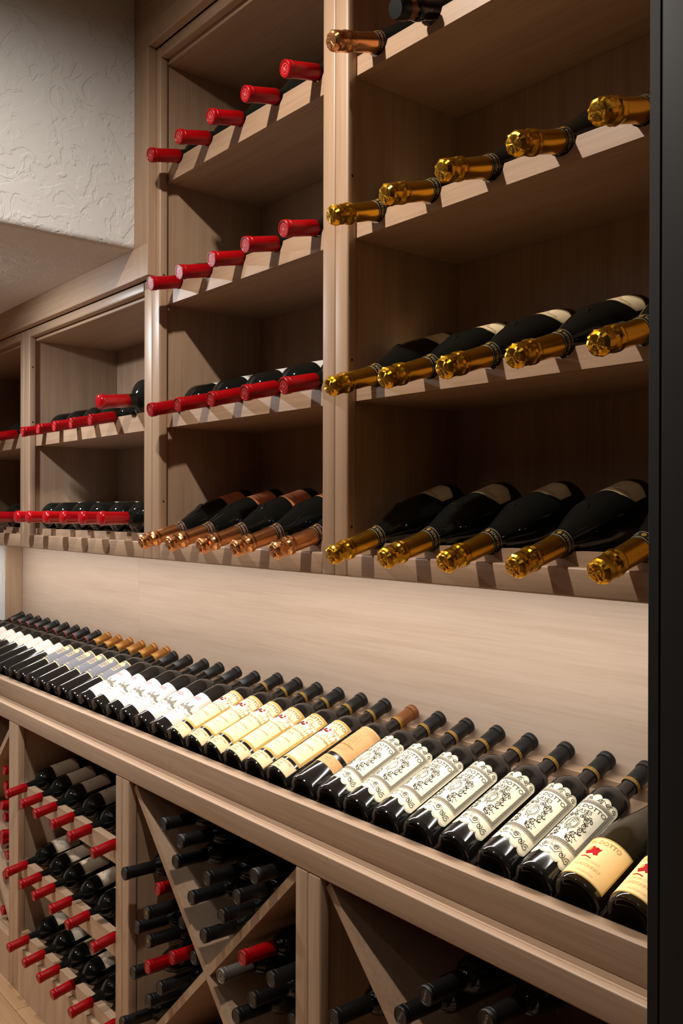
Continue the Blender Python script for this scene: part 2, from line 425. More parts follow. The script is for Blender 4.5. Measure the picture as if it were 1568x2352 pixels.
def cross(cab, x0, x1):
    cx = (x0+x1)/2; top, bot = ZA-.004, ZF+.0005
    cz = (top+bot)/2; hw = (x1-x0)/2-.002; hh = (top-bot)/2
    a = math.atan2(hh, hw); ln = math.hypot(hw, hh); t = .017
    ux, uz = math.cos(a), math.sin(a)
    y0, y1 = YL+.014, .280
    def board(nm, p, q):
        # board in the X-Z plane from p to q, cut square to the bin's corner
        dx, dz = q[0]-p[0], q[1]-p[1]; l = math.hypot(dx, dz); nx, nz = -dz/l*t/2, dx/l*t/2
        prism(nm, [(p[0]+nx, p[1]+nz), (q[0]+nx, q[1]+nz), (q[0]-nx, q[1]-nz), (p[0]-nx, p[1]-nz)], y0, y1, 'wood_x', cab)
    e = t*.55
    tl, tr, bl, br = (cx-hw+e, top-e), (cx+hw-e, top-e), (cx-hw+e, bot+e), (cx+hw-e, bot+e)
    board('divider_board', tl, br)
    g = t*.62/math.sin(2*a)*1.0
    board('divider_board', bl, (cx-ux*g, cz-uz*g)); board('divider_board', (cx+ux*g, cz+uz*g), tr)
    return cx, cz, ux, uz
RK_Y0, RK_Y1 = -.048, -.026
low3, a, b = lower('wine_rack', 'lower wooden wine rack with three notched rows of red capsules', -2.735, -2.695, -2.042, -2.006)
LOWX = [[onY(x, y, -.105)[0] for x, y in row] for row in (
    ((14, 1817), (48, 1846), (80, 1874), (117, 1897), (157, 1922), (216, 1950)),
    ((14, 1999), (46, 2030), (76, 2060), (112, 2090), (152, 2125), (213, 2160)),
    ((18, 2173), (52, 2212), (85, 2247), (120, 2285), (160, 2325), (212, 2372)))]
LOWX = [[min(x, -2.072) for x in r] for r in LOWX]
LOWZ = (-.834, -1.063, -1.278)
for xs, z in zip(LOWX, LOWZ):
    nz = z+.068*math.tan(TL)
    notched('notched_rail', a+.001, b-.001, nz-.048, nz+.002, RK_Y0, RK_Y1, xs, .0165, nz+.0002, low3)
    zr = z+.268*math.tan(TL)-.034/math.cos(TL)
    box('rear_rail', a+.001, b-.001, .165, .185, zr-.04, zr, 'wood_x', low3)
lowX, a, b = lower('wine_bin', 'lower X-shaped wooden wine bin full of black capsules', -2.006, -1.972, -1.313, -1.276)
xc1 = cross(lowX, a, b)
lowR, a, b = lower('wine_bin', 'lower X-shaped wooden wine bin with few bottles and lettered capsules', -1.276, -1.241, -.62, -.585)
xc2 = cross(lowR, a, b)
lowL, a, b = lower('wine_bin', 'lower X-shaped wooden wine bin next to the white end wall', XL+.001, -3.43, -2.771, -2.735)
xc0 = cross(lowL, a, b)

# ------------------------------------------------------------------ bottles: meshes
def lathe(name, prof, m, seg=32, sharp=35, crinkle=None, mats=None):
    bm = bmesh.new(); rings = []
    for (r, z) in prof:
        if r <= 1e-6: rings.append([bm.verts.new((0, 0, z*K))]); continue
        ring = []
        for k in range(seg):
            a = 2*math.pi*k/seg; rr = r; zz = z
            if crinkle:
                amp, z0 = crinkle
                if z >= z0:
                    n = noise.noise(Vector((math.cos(a)*2.3, math.sin(a)*2.3, z*170)))
                    n2 = noise.noise(Vector((math.cos(a)*5.1+7, math.sin(a)*5.1, z*330)))
                    rr *= 1 + amp*(n*1.0+n2*.7); zz += .0012*n2
            ring.append(bm.verts.new((rr*math.cos(a)*K, rr*math.sin(a)*K, zz*K)))
        rings.append(ring)
    for a, b in zip(rings, rings[1:]):
        if len(a) == 1 and len(b) == 1: continue
        for k in range(seg):
            k2 = (k+1) % seg
            if len(a) == 1: bm.faces.new((a[0], b[k2], b[k]))
            elif len(b) == 1: bm.faces.new((a[k], a[k2], b[0]))
            else: bm.faces.new((a[k], a[k2], b[k2], b[k]))
    bmesh.ops.recalc_face_normals(bm, faces=bm.faces[:])
    me = bpy.data.meshes.new(name); bm.to_mesh(me); bm.free()
    for p in me.polygons: p.use_smooth = True
    me.set_sharp_from_angle(angle=math.radians(sharp))
    me.materials.append(MATS[m])
    return me
def bordeaux(r, L, body, neck, nr):
    """punt, body, shoulder, neck: profile of a straight-sided wine bottle"""
    p = [(0, .018), (.45*r, .013), (.72*r, .005), (.84*r, .0006), (.90*r, 0), (.96*r, .0016), (.99*r, .005), (r, .010), (r, body*.5), (r, body)]
    for k in range(1, 9):
        t = k/8; e = math.cos(t*math.pi/2)
        p.append((nr*1.14+(r-nr*1.14)*e**.86, body+(neck-body)*(1-(1-t)**1.05)*1.0 if k < 8 else neck))
    p += [(nr*1.05, neck+.008), (nr, neck+.018), (nr, L-.006), (nr*.9, L-.002), (0, L-.002)]
    return p
def burgundy(r, L, body, neck, nr):
    p = [(0, .018), (.45*r, .013), (.72*r, .005), (.84*r, .0006), (.90*r, 0), (.96*r, .0016), (.99*r, .005), (r, .010), (r, body*.5), (r, body)]
    for k in range(1, 11):
        t = k/10; s = t*t*(3-2*t)
        s = .55*s+.45*math.sin(t*math.pi/2)**1.6
        p.append((r+(nr-r)*s, body+(neck-body)*t))
    p += [(nr, neck+.02), (nr, L-.006), (nr*.9, L-.002), (0, L-.002)]
    return p
def capsule_prof(L, ln, r, lip):
    return [(r*.985, L-ln), (r*1.01, L-ln+.0006), (r, L-ln*.5), (r*.99, L-.0145), (lip, L-.0135), (lip, L-.0105), (lip*.965, L-.0098), (lip, L-.009),
            (lip, L-.0025), (lip*.97, L-.0008), (lip*.91, L), (lip*.80, L), (lip*.76, L-.0009), (0, L-.0009)]
def wax_prof(L, ln, r):
    p = [(r*.86, L-ln), (r*.90, L-ln+.001), (r*.9, L-ln*.5), (r*.92, L-.022), (r, L-.014), (r*1.02, L-.009)]
    for k in range(1, 6):
        a = k/6*math.pi/2; p.append((r*(.62+.40*math.cos(a)), L-.009+.009*math.sin(a)))
    return p+[(0, L+.0002)]

# flat print laid on a bottle: 2-D pieces (u across, v along the axis) wrapped on a cylinder
FONT = {}
def text2d(body, size, u=0, v=0, align='CENTER', sx=1, space=1.0):
    key = (body, align, space)
    if key not in FONT:
        cu = bpy.data.curves.new('txt', 'FONT'); cu.body = body; cu.align_x = align; cu.align_y = 'CENTER'
        cu.size = 1; cu.resolution_u = 2; cu.space_character = space
        ob = bpy.data.objects.new('txt', cu); me = bpy.data.meshes.new_from_object(ob)
        FONT[key] = ([tuple(q.co[:2]) for q in me.vertices], [tuple(f.vertices) for f in me.polygons])
        bpy.data.objects.remove(ob); bpy.data.meshes.remove(me); bpy.data.curves.remove(cu)
    vs, fs = FONT[key]
    return [(u+a*size*sx, v+b*size) for a, b in vs], fs
def rect2d(u0, u1, v0, v1):
    n = max(1, int(math.ceil((u1-u0)/.004)))
    vs = []; fs = []
    for i in range(n+1):
        u = u0+(u1-u0)*i/n; vs += [(u, v0), (u, v1)]
    for i in range(n): fs.append((2*i, 2*i+2, 2*i+3, 2*i+1))
    return vs, fs
def frame2d(u0, u1, v0, v1, t):
    return [rect2d(u0, u1, v1-t, v1), rect2d(u0, u1, v0, v0+t), rect2d(u0, u0+t, v0+t, v1-t), rect2d(u1-t, u1, v0+t, v1-t)]
def column2d(u0, u1, bot, top, n=48):
    vs = []; fs = []
    for i in range(n+1):
        u = u0+(u1-u0)*i/n; vs += [(u, bot(u)), (u, top(u))]
    for i in range(n): fs.append((2*i, 2*i+2, 2*i+3, 2*i+1))
    return vs, fs
def ribbon2d(pts, w):
    vs = []; fs = []
    for i, (a, b) in enumerate(pts):
        p = pts[max(0, i-1)]; q = pts[min(len(pts)-1, i+1)]
        dx, dy = q[0]-p[0], q[1]-p[1]; l = math.hypot(dx, dy) or 1
        vs += [(a-dy/l*w/2, b+dx/l*w/2), (a+dy/l*w/2, b-dx/l*w/2)]
    for i in range(len(pts)-1): fs.append((2*i, 2*i+1, 2*i+3, 2*i+2))
    return vs, fs
def disc2d(u, v, ru, rv, n=14, a0=0, a1=2*math.pi):
    vs = [(u, v)]+[(u+ru*math.cos(a0+(a1-a0)*k/n), v+rv*math.sin(a0+(a1-a0)*k/n)) for k in range(n+1)]
    return vs, [(0, k+1, k+2) for k in range(n)]
def spiral(u, v, r, turns, a0, d=1, n=18):
    return [(u+r*(1-.85*k/n)*math.cos(a0+d*turns*2*math.pi*k/n), v+r*(1-.85*k/n)*math.sin(a0+d*turns*2*math.pi*k/n)) for k in range(n+1)]
def ring2d(u, v, ru, rv, w, n=24): return ribbon2d([(u+ru*math.cos(2*math.pi*k/n), v+rv*math.sin(2*math.pi*k/n)) for k in range(n+1)], w)
def wrap(name, pieces, r, mats=None):
    """pieces: list of (mat, (verts, faces)); r may be a number or a function of v"""
    V = []; Fs = []; MI = []; names = []
    for m, (vs, fs) in pieces:
        if m not in names: names.append(m)
        o = len(V)
        for u, v in vs:
            rr = r(v) if callable(r) else r
            a = u/rr; V.append((rr*math.sin(a)*K, -rr*math.cos(a)*K, v*K))
        for f in fs: Fs.append([o+i for i in f]); MI.append(names.index(m))
    me = bpy.data.meshes.new(name); me.from_pydata(V, [], Fs)
    for n in names: me.materials.append(MATS[n])
    for p, i in zip(me.polygons, MI): p.material_index = i; p.use_smooth = True
    me.update()
    return me
def flat_end(name, pieces, z):
    """pieces laid on the flat end of a capsule (u = x, v = y as read facing the end)"""
    V = []; Fs = []; MI = []; names = []
    for m, (vs, fs) in pieces:
        if m not in names: names.append(m)
        o = len(V)
        for u, v in vs: V.append((u*K, -v*K, z*K))
        for f in fs: Fs.append([o+i for i in f]); MI.append(names.index(m))
    me = bpy.data.meshes.new(name); me.from_pydata(V, [], Fs)
    for n in names: me.materials.append(MATS[n])
    for p, i in zip(me.polygons, MI): p.material_index = i
    return me

EPS = .0004
def rnd_scribble(n, u0, u1, v, amp, seed):
    rg = random.Random(seed)
    return [(u0+(u1-u0)*i/(n-1), v+rg.uniform(-amp, amp)) for i in range(n)]
class Kind: pass
KINDS = {}
def kind(key, L, parts, sub=None):
    """parts: list of (name, mesh, [(subname, mesh), ...])"""
    k = Kind(); k.L = L; k.parts = parts; KINDS[key] = k
def bottle(key, name, base, axis, roll, label, group, xdir):
    """root Empty at the bottle's base centre with its local Z along the bottle"""
    k = KINDS[key]
    o = bpy.data.objects.new(name, None); o.empty_display_size = .03; link(o)
    z = Vector(axis).normalized(); x = Vector(xdir); y = z.cross(x).normalized(); x = y.cross(z)
    R_ = Matrix((x, y, z)).transposed() @ Matrix.Rotation(roll, 3, 'Z')
    o.matrix_world = Matrix.Translation(W(*base)) @ R_.to_4x4()
    tag(o, label, 'bottle', group)
    for nm, me, subs in k.parts:
        p = bpy.data.objects.new(nm, me); link(p, o)
        for sn, sm in subs:
            q = link(bpy.data.objects.new(sn, sm), p)
            if sn in ('lettering', 'engraving', 'speckle_print', 'border_print', 'emblem', 'foil_mark', 'embossing', 'band'): q['kind'] = 'stuff'
    return o
def shelf_bottle(key, name, cap, tilt, label, group, roll=0):
    L = KINDS[key].L
    b = (cap[0], cap[1]+L*math.cos(tilt), cap[2]+L*math.sin(tilt))
    return bottle(key, name, b, (0, -math.cos(tilt), -math.sin(tilt)), roll, label, group, (-1, 0, 0))

# -- red capsule bottles
def cap_emblem(r, m):
    P = [(m, ring2d(0, 0, r*.70, r*.70, .0006, 20))]
    for k in range(4):
        a = k*1.7; P.append((m, ribbon2d([(-r*.45*math.cos(a), -r*.45*math.sin(a)), (r*.1, r*.12*(k-1.5)), (r*.5*math.cos(a+.5), r*.5*math.sin(a+.5))], .0007)))
    return P
lab = [('paper_white', rect2d(-.040, .040, .045, .135))]
kind('red', LRD, [
    ('glass_body', lathe('red_body', bordeaux(.040, LRD, .175, .212, .0140), 'glass'), []),
    ('capsule', lathe('red_cap', capsule_prof(LRD, .076, .0152, .0163), 'red_capsule', 28), [('embossing', flat_end('red_emb', cap_emblem(.0125, 'red_print'), LRD-.0006))]),
    ('label', wrap('red_lab', lab, .040+EPS), [('lettering', wrap('red_let', [('ink_dark', text2d('RESERVE', .010, 0, .105)), ('ink_soft', rect2d(-.02, .02, .08, .081)), ('ink_dark', text2d('RED WINE', .006, 0, .065))][1:2], .040+2*EPS))])])
L3 = .30
kind('red_small', L3, [
    ('glass_body', lathe('reds_body', bordeaux(.038, L3, .172, .208, .0128), 'glass'), []),
    ('capsule', lathe('reds_cap', capsule_prof(L3, .070, .0143, .0152), 'red_capsule', 28), [('embossing', flat_end('reds_emb', cap_emblem(.0118, 'red_print'), L3-.0006))]),
    ('label', wrap('reds_lab', [('paper_white', rect2d(-.040, .040, .045, .135))], .038+EPS), [])])
LW = .285
def wax_kind(key, L, r, nr, ln):
    kind(key, L, [
        ('glass_body', lathe(key+'_b', bordeaux(r, L, .170, .200, nr*.86), 'glass'), []),
        ('wax_cap', lathe(key+'_c', wax_prof(L, ln, nr), 'red_wax', 28, 60), []),
        ('label', wrap(key+'_l', [('paper_white', rect2d(-.045, .045, .04, .13))], r+EPS), [])])
wax_kind('wax', LW, .0425, .0186, .080)
wax_kind('wax_big', .30, .052, .0190, .082)
LB = .265
sig = [(-.022+.044*i/24, .098+.006*math.sin(i*1.1)*math.cos(i*.35)) for i in range(25)]
kind('red_rack', LB, [
    ('glass_body', lathe('rr_b', bordeaux(.034, LB, .143, .174, .0115), 'glass'), []),
    ('capsule', lathe('rr_c', capsule_prof(LB, .062, .0128, .0136), 'red_capsule', 28), [('embossing', flat_end('rr_e', [('red_print', ring2d(0, 0, .008, .008, .0006)), ('red_print', text2d('V', .009))], LB-.0006))]),
    ('label', wrap('rr_l', [('paper_beige', rect2d(-.043, .043, .048, .122))], .034+EPS), [('lettering', wrap('rr_s', [('ink_dark', ribbon2d([(.004+.010*math.sin(i*.35), .098-.010*math.cos(i*.22)) for i in range(14)], .0010)), ('ink_soft', ribbon2d(sig, .0006)), ('ink_brown', rect2d(-.042, .042, .119, .1198)), ('ink_brown', rect2d(-.042, .042, .052, .0526))], .034+2*EPS))])])
# -- bin bottles
def bin_kind(key, capm, prints, L=.265, r=.0285, cr=.0138):
    kind(key, L, [
        ('glass_body', lathe(key+'_b', bordeaux(r, L, .155, .188, cr*.88), 'glass', 28), []),
        ('capsule', lathe(key+'_c', capsule_prof(L, .072, cr, cr*1.07), capm, 28), [('embossing', flat_end(key+'_e', prints, L-.0006))])])
bin_kind('bin_black', 'black_capsule', [('black_mark', ring2d(0, 0, .0095, .0095, .0007)), ('black_mark', ring2d(0, 0, .0050, .0060, .0006, 12))])
bin_kind('bin_red', 'red_capsule', [('red_print', text2d('OLD', .0052, 0, .004)), ('red_print', text2d('VINE', .0052, 0, -.002))])
bin_kind('bin_grey', 'grey_capsule', [('ink_dark', ring2d(0, 0, .0092, .0092, .0007)), ('ink_dark', text2d('R', .011))])
bin_kind('bin_gold', 'black_capsule', [('ink_gold', ring2d(0, 0, .0085, .0085, .0006)), ('ink_gold', text2d('B', .012))])
bin_kind('bin_niner', 'black_capsule', [('ink_soft', text2d('NINER', .0066, 0, 0)), ('black_mark', ring2d(0, 0, .0105, .0105, .0005))])
# -- sparkling
def sparkling(key, foil, collar_ink, paper, hexa):
    L = LCH
    body = [(0, .022), (.018, .016), (.030, .005), (.036, .0006), (.039, 0), (.0418, .002), (.0428, .006), (.043, .012), (.043, .06), (.043, .098),
            (.0425, .108), (.0408, .122), (.0378, .137), (.0335, .153), (.0285, .168), (.0238, .181), (.0200, .193), (.0174, .205), (.0160, .218), (.0152, .235), (.0150, L-.008), (0, L-.008)]
    smooth = [(.0166, .213), (.0170, .2135), (.0163, .232), (.0160, .2635)]
    head = [(.0160, .2625), (.0166, .265), (.0178, .2675), (.0184, .272), (.0180, .277), (.0170, .281), (.0163, .2855), (.0168, .289), (.0173, .294), (.0174, .299), (.0168, .3035), (.0150, .3068), (.0124, .3085), (.0118, .3096), (.006, .3104), (0, .3106)]
    collar = [(.0196, .1965), (.0199, .197), (.0186, .203), (.0177, .208), (.0172, .2138), (.0168, .2142)]
    rc = lambda v: .0190-(v-.2)*.16+EPS
    pr = []
    n = 44
    for v in (.1985, .2118): pr.append((collar_ink, rect2d(-math.pi*rc(v), math.pi*rc(v), v-.0004, v+.0004)))
    pr.append((collar_ink, text2d('DOMAINE', .0070, .020, .2050, sx=1.0)))
    pr.append((collar_ink, text2d('CARNEROS', .0070, -.028, .2050)))
    pr.append(('gold_band', disc2d(-.004, .2050, .0034, .0040)))
    seal = []
    L0 = .142; rs = .0362; sl = math.radians(64)      # embossed seal on the shoulder
    bm = bmesh.new(); rows = []
    for rr, h in ((.0118, -.0012), (.0112, .0009), (.0100, .0012), (.0092, .0006), (.005, .0012), (0, .0014)):
        if rr == 0: rows.append([bm.verts.new((0, 0, h*K))])
        else: rows.append([bm.verts.new((rr*math.cos(2*math.pi*k/18)*K, rr*1.15*math.sin(2*math.pi*k/18)*K, (h-(rr*math.cos(2*math.pi*k/18))**2*12)*K)) for k in range(18)])
    for a, b in zip(rows, rows[1:]):
        for k in range(18):
            if len(b) == 1: bm.faces.new((a[k], a[(k+1) % 18], b[0]))
            else: bm.faces.new((a[k], a[(k+1) % 18], b[(k+1) % 18], b[k]))
    T = Matrix.Translation(Vector((0, -rs*K, L0*K))) @ Matrix.Rotation(sl, 4, 'X')
    bmesh.ops.transform(bm, matrix=T, verts=bm.verts[:])
    bmesh.ops.recalc_face_normals(bm, faces=bm.faces[:])
    sm = bpy.data.meshes.new(key+'_seal'); bm.to_mesh(sm); bm.free(); sm.materials.append(MATS['glass'])
    for p in sm.polygons: p.use_smooth = True
    hw = .046
    if hexa:
        top = lambda u: .074-.012*max(0, abs(u)-.024)/.022*1.0; bot = lambda u: .020+.012*max(0, abs(u)-.024)/.022
    else:
        top = lambda u: .082; bot = lambda u: .026
    lb = [(paper, column2d(-hw, hw, bot, top))]
    edge = [('ink_gold', column2d(-hw, hw, lambda u: top(u)-.0030, lambda u: top(u)-.0018)), ('ink_gold', column2d(-hw, hw, lambda u: bot(u)+.0018, lambda u: bot(u)+.0030)),
            ('ink_brown', text2d('DOMAINE CARNEROS', .0066, 0, .062)), ('ink_brown', text2d('BRUT', .006, 0, .046)), ('ink_red', rect2d(-.012, .012, .0530, .0545)), ('ink_brown', rect2d(-.02, .02, .036, .0364))]
    kind(key, L+.0006, [
        ('glass_body', lathe(key+'_b', body, 'glass', 40), [('embossed_seal', sm)]),
        ('foil', lathe(key+'_f', smooth, foil, 32), [('foil_mark', wrap(key+'_m', [('foil_mark', text2d('DC', .0105, .0, .243)), ('foil_mark', rect2d(-.006, .006, .2366, .2372)), ('foil_mark', rect2d(-.006, .006, .2490, .2496))], .0164))]),
        ('foil_hood', lathe(key+'_h', head, foil, 26, 14, (.11, .2655)), [('foil_mark', flat_end(key+'_hm', [('foil_mark', ring2d(0, 0, .0085, .0085, .0008, 20)), ('foil_mark', ribbon2d([(-.005, -.004), (0, .005), (.004, -.004)], .0010)), ('foil_mark', ribbon2d([(.002, .004), (.006, 0), (.001, -.005)], .0010))], .3112))]),
        ('collar', lathe(key+'_c', collar, 'collar_black', 32), [('lettering', wrap(key+'_cl', pr, rc))]),
        ('label', wrap(key+'_l', lb, .043+EPS), [('lettering', wrap(key+'_ll', edge, .043+2*EPS))])])
sparkling('gold', 'gold_foil', 'collar_print', 'paper_champ', True)
sparkling('copper', 'copper_foil', 'collar_pink', 'paper_rose', False)
# bare dark bottle on the top shelf
kind('bare', .300, [
    ('glass_body', lathe('bare_b', [q for q in burgundy(.041, .300, .12, .215, .0150)], 'glass', 32), []),
    ('capsule', lathe('bare_c', [(.0158, .262), (.0162, .2625), (.0162, .276), (.0160, .2765)], 'brown_capsule', 28), []),
    ('crown', lathe('bare_cr', [(.0160, .276), (.0176, .277), (.0178, .290), (.0170, .296), (.0150, .299), (0, .2995)], 'black_capsule', 28), []),
    ('lip_ring', lathe('bare_r', [(.0158, .240), (.0176, .242), (.0178, .252), (.0160, .256)], 'glass', 28), [])])

# -- display bottles (radius .031, standing on the sloped platform)
LD = .320
def greek(n, r, v0, v1):
    P = [('gold_band', rect2d(-math.pi*r, math.pi*r, v0, v1))]
    h = v1-v0; st = 2*math.pi*r/n
    for i in range(n):
        u = -math.pi*r+st*i; a = .16*h
        pts = [(u+.1*st, v0+a*1.2), (u+.1*st, v1-a*1.2), (u+.8*st, v1-a*1.2), (u+.8*st, v0+2.2*a), (u+.42*st, v0+2.2*a), (u+.42*st, v0+3.4*a)]
        P.append(('ink_dark', ribbon2d(pts, .15*h)))
    return P
DB = bordeaux(DR, LD, .198, .234, .0132)
def display(key, capm, band, labels, L=LD, r=DR, prof=None, capln=.058, cr=.0145, glass='glass_matte', mp=((1.113, 0, 1),)):
    rm = lambda P, q: [(m, ([(u*q[0], q[1]+q[2]*v) for u, v in vs], fs)) for m, (vs, fs) in P]
    prof = prof or bordeaux(r, L, L*.60, L*.725, .0132)
    parts = [('glass_body', lathe(key+'_b', prof, glass, 40), [])]
    subs = []
    if band: subs.append(('band', wrap(key+'_bd', band, cr*1.01+EPS)))
    parts.append(('capsule', lathe(key+'_c', capsule_prof(L, capln, cr, cr*1.10), capm, 32), subs))
    for (nm, paper, prints), q in zip(labels, mp):
        parts.append((nm, wrap(key+nm, rm(paper, q), r+EPS), [(sn, wrap(key+nm+sn, rm(pp, q), r+EPS*(2+.5*i))) for i, (sn, pp) in enumerate(prints)]))
    kind(key, L, parts)
GB = greek(14, .0150, LD-.0572, LD-.0505)
# ornate scalloped label
HW = .0385; V0, V1 = .047, .152
lob = lambda u: .0050*abs(math.sin((u/HW)*math.pi*2.5+math.pi/2*1.0))**.6
tp = lambda u: V1+lob(u)+.004*math.cos(u/HW*math.pi/2)
bt = lambda u: V0-lob(u)*.9-.0055*(abs(u)/HW)**2*0-.005*abs(math.sin(u/HW*math.pi*.75))
paper = [('paper_cream', column2d(-HW, HW, bt, tp, 60))]
bord = []
for q in frame2d(-.0345, .0345, .066, .146, .0050): bord.append(('ink_grey', q))
for q in frame2d(-.0362, .0362, .0645, .1475, .0006): bord.append(('ink_brown', q))
bord.append(('ink_grey', column2d(-HW*.94, HW*.94, lambda u: tp(u)-.0017, lambda u: tp(u)-.0013, 50)))
bord.append(('ink_grey', column2d(-HW*.94, HW*.94, lambda u: bt(u)+.0012, lambda u: bt(u)+.0016, 50)))
for k in range(-6, 7):
    for v in (.0685, .1435): bord.append(('ink_soft', disc2d(k*.0052, v, .0010, .0010, 6)))
for k in range(1, 14):
    for u in (-.0320, .0320): bord.append(('ink_soft', disc2d(u, .0685+k*.0056, .0010, .0010, 6)))
orn = []
def sym(pts, w, m='ink_dark'):
    w *= 1.45
    orn.append((m, ribbon2d(pts, w))); orn.append((m, ribbon2d([(-a, b) for a, b in pts], w)))
for u, rr in ((.008, .0042), (.020, .0042), (.031, .0036)): sym(spiral(u, .1512, rr, 1.5, -1.2, 1), .0006)
sym([(.003, .149), (.012, .1552), (.018, .1500), (.026, .1545)], .0006)
for u, v, rr, d in ((.010, .0555, .0040, 1), (.021, .0520, .0046, -1), (.031, .0500, .0050, 1)): sym(spiral(u, v, rr, 1.5, 1.0, d), .0006)
sym([(.002, .052), (.012, .049), (.018, .056), (.027, .047)], .0006)
orn.append(('ink_dark', ring2d(0, .101, .0072, .0095, .0007))); orn.append(('ink_dark', ring2d(0, .101, .0090, .0115, .0005)))
for k in range(7):
    a = -.9+k*.3; orn.append(('ink_dark', ribbon2d([(.005*math.sin(a*2), .094+k*.0022), (.003*math.cos(k), .0955+k*.0022), (-.004*math.cos(a), .0945+k*.0022)], .0006)))
for k in range(6): sym(spiral(.004+k*.0030, .1165+.0018*math.sin(k*2), .0030, 1.2, k, 1 if k % 2 else -1), .0006)
for k in range(5):                                           # scrolling foliage either side of the crest
    v = .112-k*.0085; u = .0135+.0035*math.sin(k*1.3); sym(spiral(u, v, .0042, 1.4, .5+k, 1 if k % 2 else -1), .0006); sym([(u, v-.004), (u+.004, v-.006), (u+.006, v-.003)], .0010)
rg = random.Random(3)
for k in range(26):
    u, v = rg.uniform(.002, .022), rg.uniform(.074, .090); sym([(u, v), (u+rg.uniform(-.002, .002), v+rg.uniform(-.0016, .0016))], .0010)
orn.append(('ink_dark', ribbon2d([(-.012, .121), (-.006, .1235), (0, .1215), (.006, .1235), (.012, .121)], .0008)))
let = [('ink_dark', text2d('DEL DOTTO', .0090, 0, .1345, sx=1.18)), ('ink_dark', text2d('CAVES', .0078, 0, .1262, sx=1.15)),
       ('ink_grey', text2d('2021', .0048, 0, .0622)), ('ink_grey', text2d('CAVE BLEND', .0056, 0, .0572))]
display('ornate', 'black_capsule', GB, [('label', paper, [('border_print', bord), ('engraving', orn), ('lettering', let)])], prof=DB, mp=((1.113, -.0185, 1.267),))
# cream label with a charioteer
p1 = [('paper_tan', rect2d(-.037, .037, .044, .160))]
b1 = [('ink_gold', q) for q in frame2d(-.0365, .0365, .0445, .1595, .0042)]
em = []
rg = random.Random(11)
for k in range(16):
    em.append((('ink_red', 'ink_red', 'ink_blue', 'ink_dark')[k % 4], disc2d(-.008+rg.uniform(-.009, .009), .128+rg.uniform(-.005, .004), rg.uniform(.0012, .0032), rg.uniform(.0010, .0026), 7)))
for k in range(12): em.append(('ink_white', disc2d(.009+rg.uniform(-.008, .010), .127+rg.uniform(-.006, .006), rg.uniform(.0015, .0034), rg.uniform(.0012, .003), 7)))
em.append(('ink_gold', ring2d(.001, .1365, .0055, .0038, .0014, 14)))
for k in range(5): em.append(('ink_grey', ribbon2d([(.002+k*.004, .122), (.003+k*.0042, .1195), (.0015+k*.004, .118)], .0007)))
for k in range(3): em.append(('ink_brown', ring2d(.006+.004*k, .130, .0032, .0042, .0005, 10)))
lt1 = [('ink_brown', text2d('DEL DOTTO', .0088, 0, .1490, sx=1.3)), ('ink_brown', text2d('HOWELL MOUNTAIN', .0062, 0, .108, sx=1.1)),
       ('ink_brown', ribbon2d([(-.016+.032*i/20, .098+.003*math.sin(i*1.6)) for i in range(21)], .0006)),
       ('ink_brown', text2d('CABERNET SAUVIGNON', .0046, 0, .082)), ('ink_soft', text2d('NAPA VALLEY', .0046, 0, .070)), ('ink_soft', rect2d(-.02, .02, .062, .0624))]
p2 = [('paper_tan', rect2d(-.037, .037, .0145, .0385))]
l2 = [('ink_brown', text2d('TIGHT GRAIN GROOVED', .0046, 0, .0335)), ('ink_brown', text2d('BOUQUET', .0046, 0, .0272)), ('ink_brown', text2d('OAK SERIES', .0046, 0, .0205))]+[('ink_gold', q) for q in frame2d(-.0365, .0365, .015, .038, .0005)]
LABS = [('label', p1, [('border_print', b1), ('emblem', em), ('lettering', lt1)]), ('lower_label', p2, [('lettering', l2)])]
em = [(m, ([(u*1.3+.010, .128+(v-.128)*1.25) for u, v in vs], fs)) for m, (vs, fs) in em]
LABS[0] = ('label', p1, [('border_print', b1), ('emblem', em), ('lettering', lt1)])
display('charioteer', 'black_capsule', GB, LABS, prof=DB, mp=((1.113, -.0144, 1.259), (1.113, -.0109, 1.167)))
kk = KINDS['charioteer']
kind('charioteer_volume', LD, kk.parts+[('volume_mark', wrap('ml', [('ink_white', text2d('750 ml', .0060, .004, .0085))], DR+EPS), [])])
# tan label with a square title panel
pb = [('paper_brown', rect2d(-.037, .037, .088, .163))]
bb = [('ink_tan', rect2d(-.037, .037, .160, .1615)), ('ink_tan', rect2d(-.037, .037, .0895, .0908))]+[('ink_tan', q) for q in frame2d(-.016, .016, .117, .139, .0010)]
bb += [('ink_tan', ribbon2d(spiral(u, .146, .0045, 1.4, 1, d), .0012)) for u, d in ((-.010, 1), (-.004, -1), (.004, 1), (.010, -1))]
bb += [('ink_tan', ribbon2d([(-.012+.024*i/16, .1005+.0028*math.sin(i*1.9)) for i in range(17)], .0010))]
lb_ = [('ink_tan', text2d('PIAZZA', .0090, 0, .1315)), ('ink_tan', text2d('DEL DOTTO', .0062, 0, .1225)), ('ink_brown', text2d('CABERNET SAUVIGNON', .0042, 0, .111))]
pb2 = [('paper_brown', rect2d(-.037, .037, .058, .0835))]
lb2 = [('ink_tan', ring2d(.021, .0665, .0050, .0062, .0010)), ('ink_tan', rect2d(-.037, .037, .0585, .0595)), ('ink_tan', rect2d(-.037, .037, .082, .083)), ('ink_soft', text2d('NAPA VALLEY', .0050, -.004, .0750)), ('ink_soft', text2d('SINGLE VINEYARD', .0040, -.004, .0685))]
TB = [('gold_band', rect2d(-.0470, .0470, LD-.0575, LD-.0525))]+[('gold_band', ribbon2d([(-.0465+k*.0037, LD-.0515), (-.0465+k*.0037+.0012, LD-.0470)], .0012)) for k in range(25)]
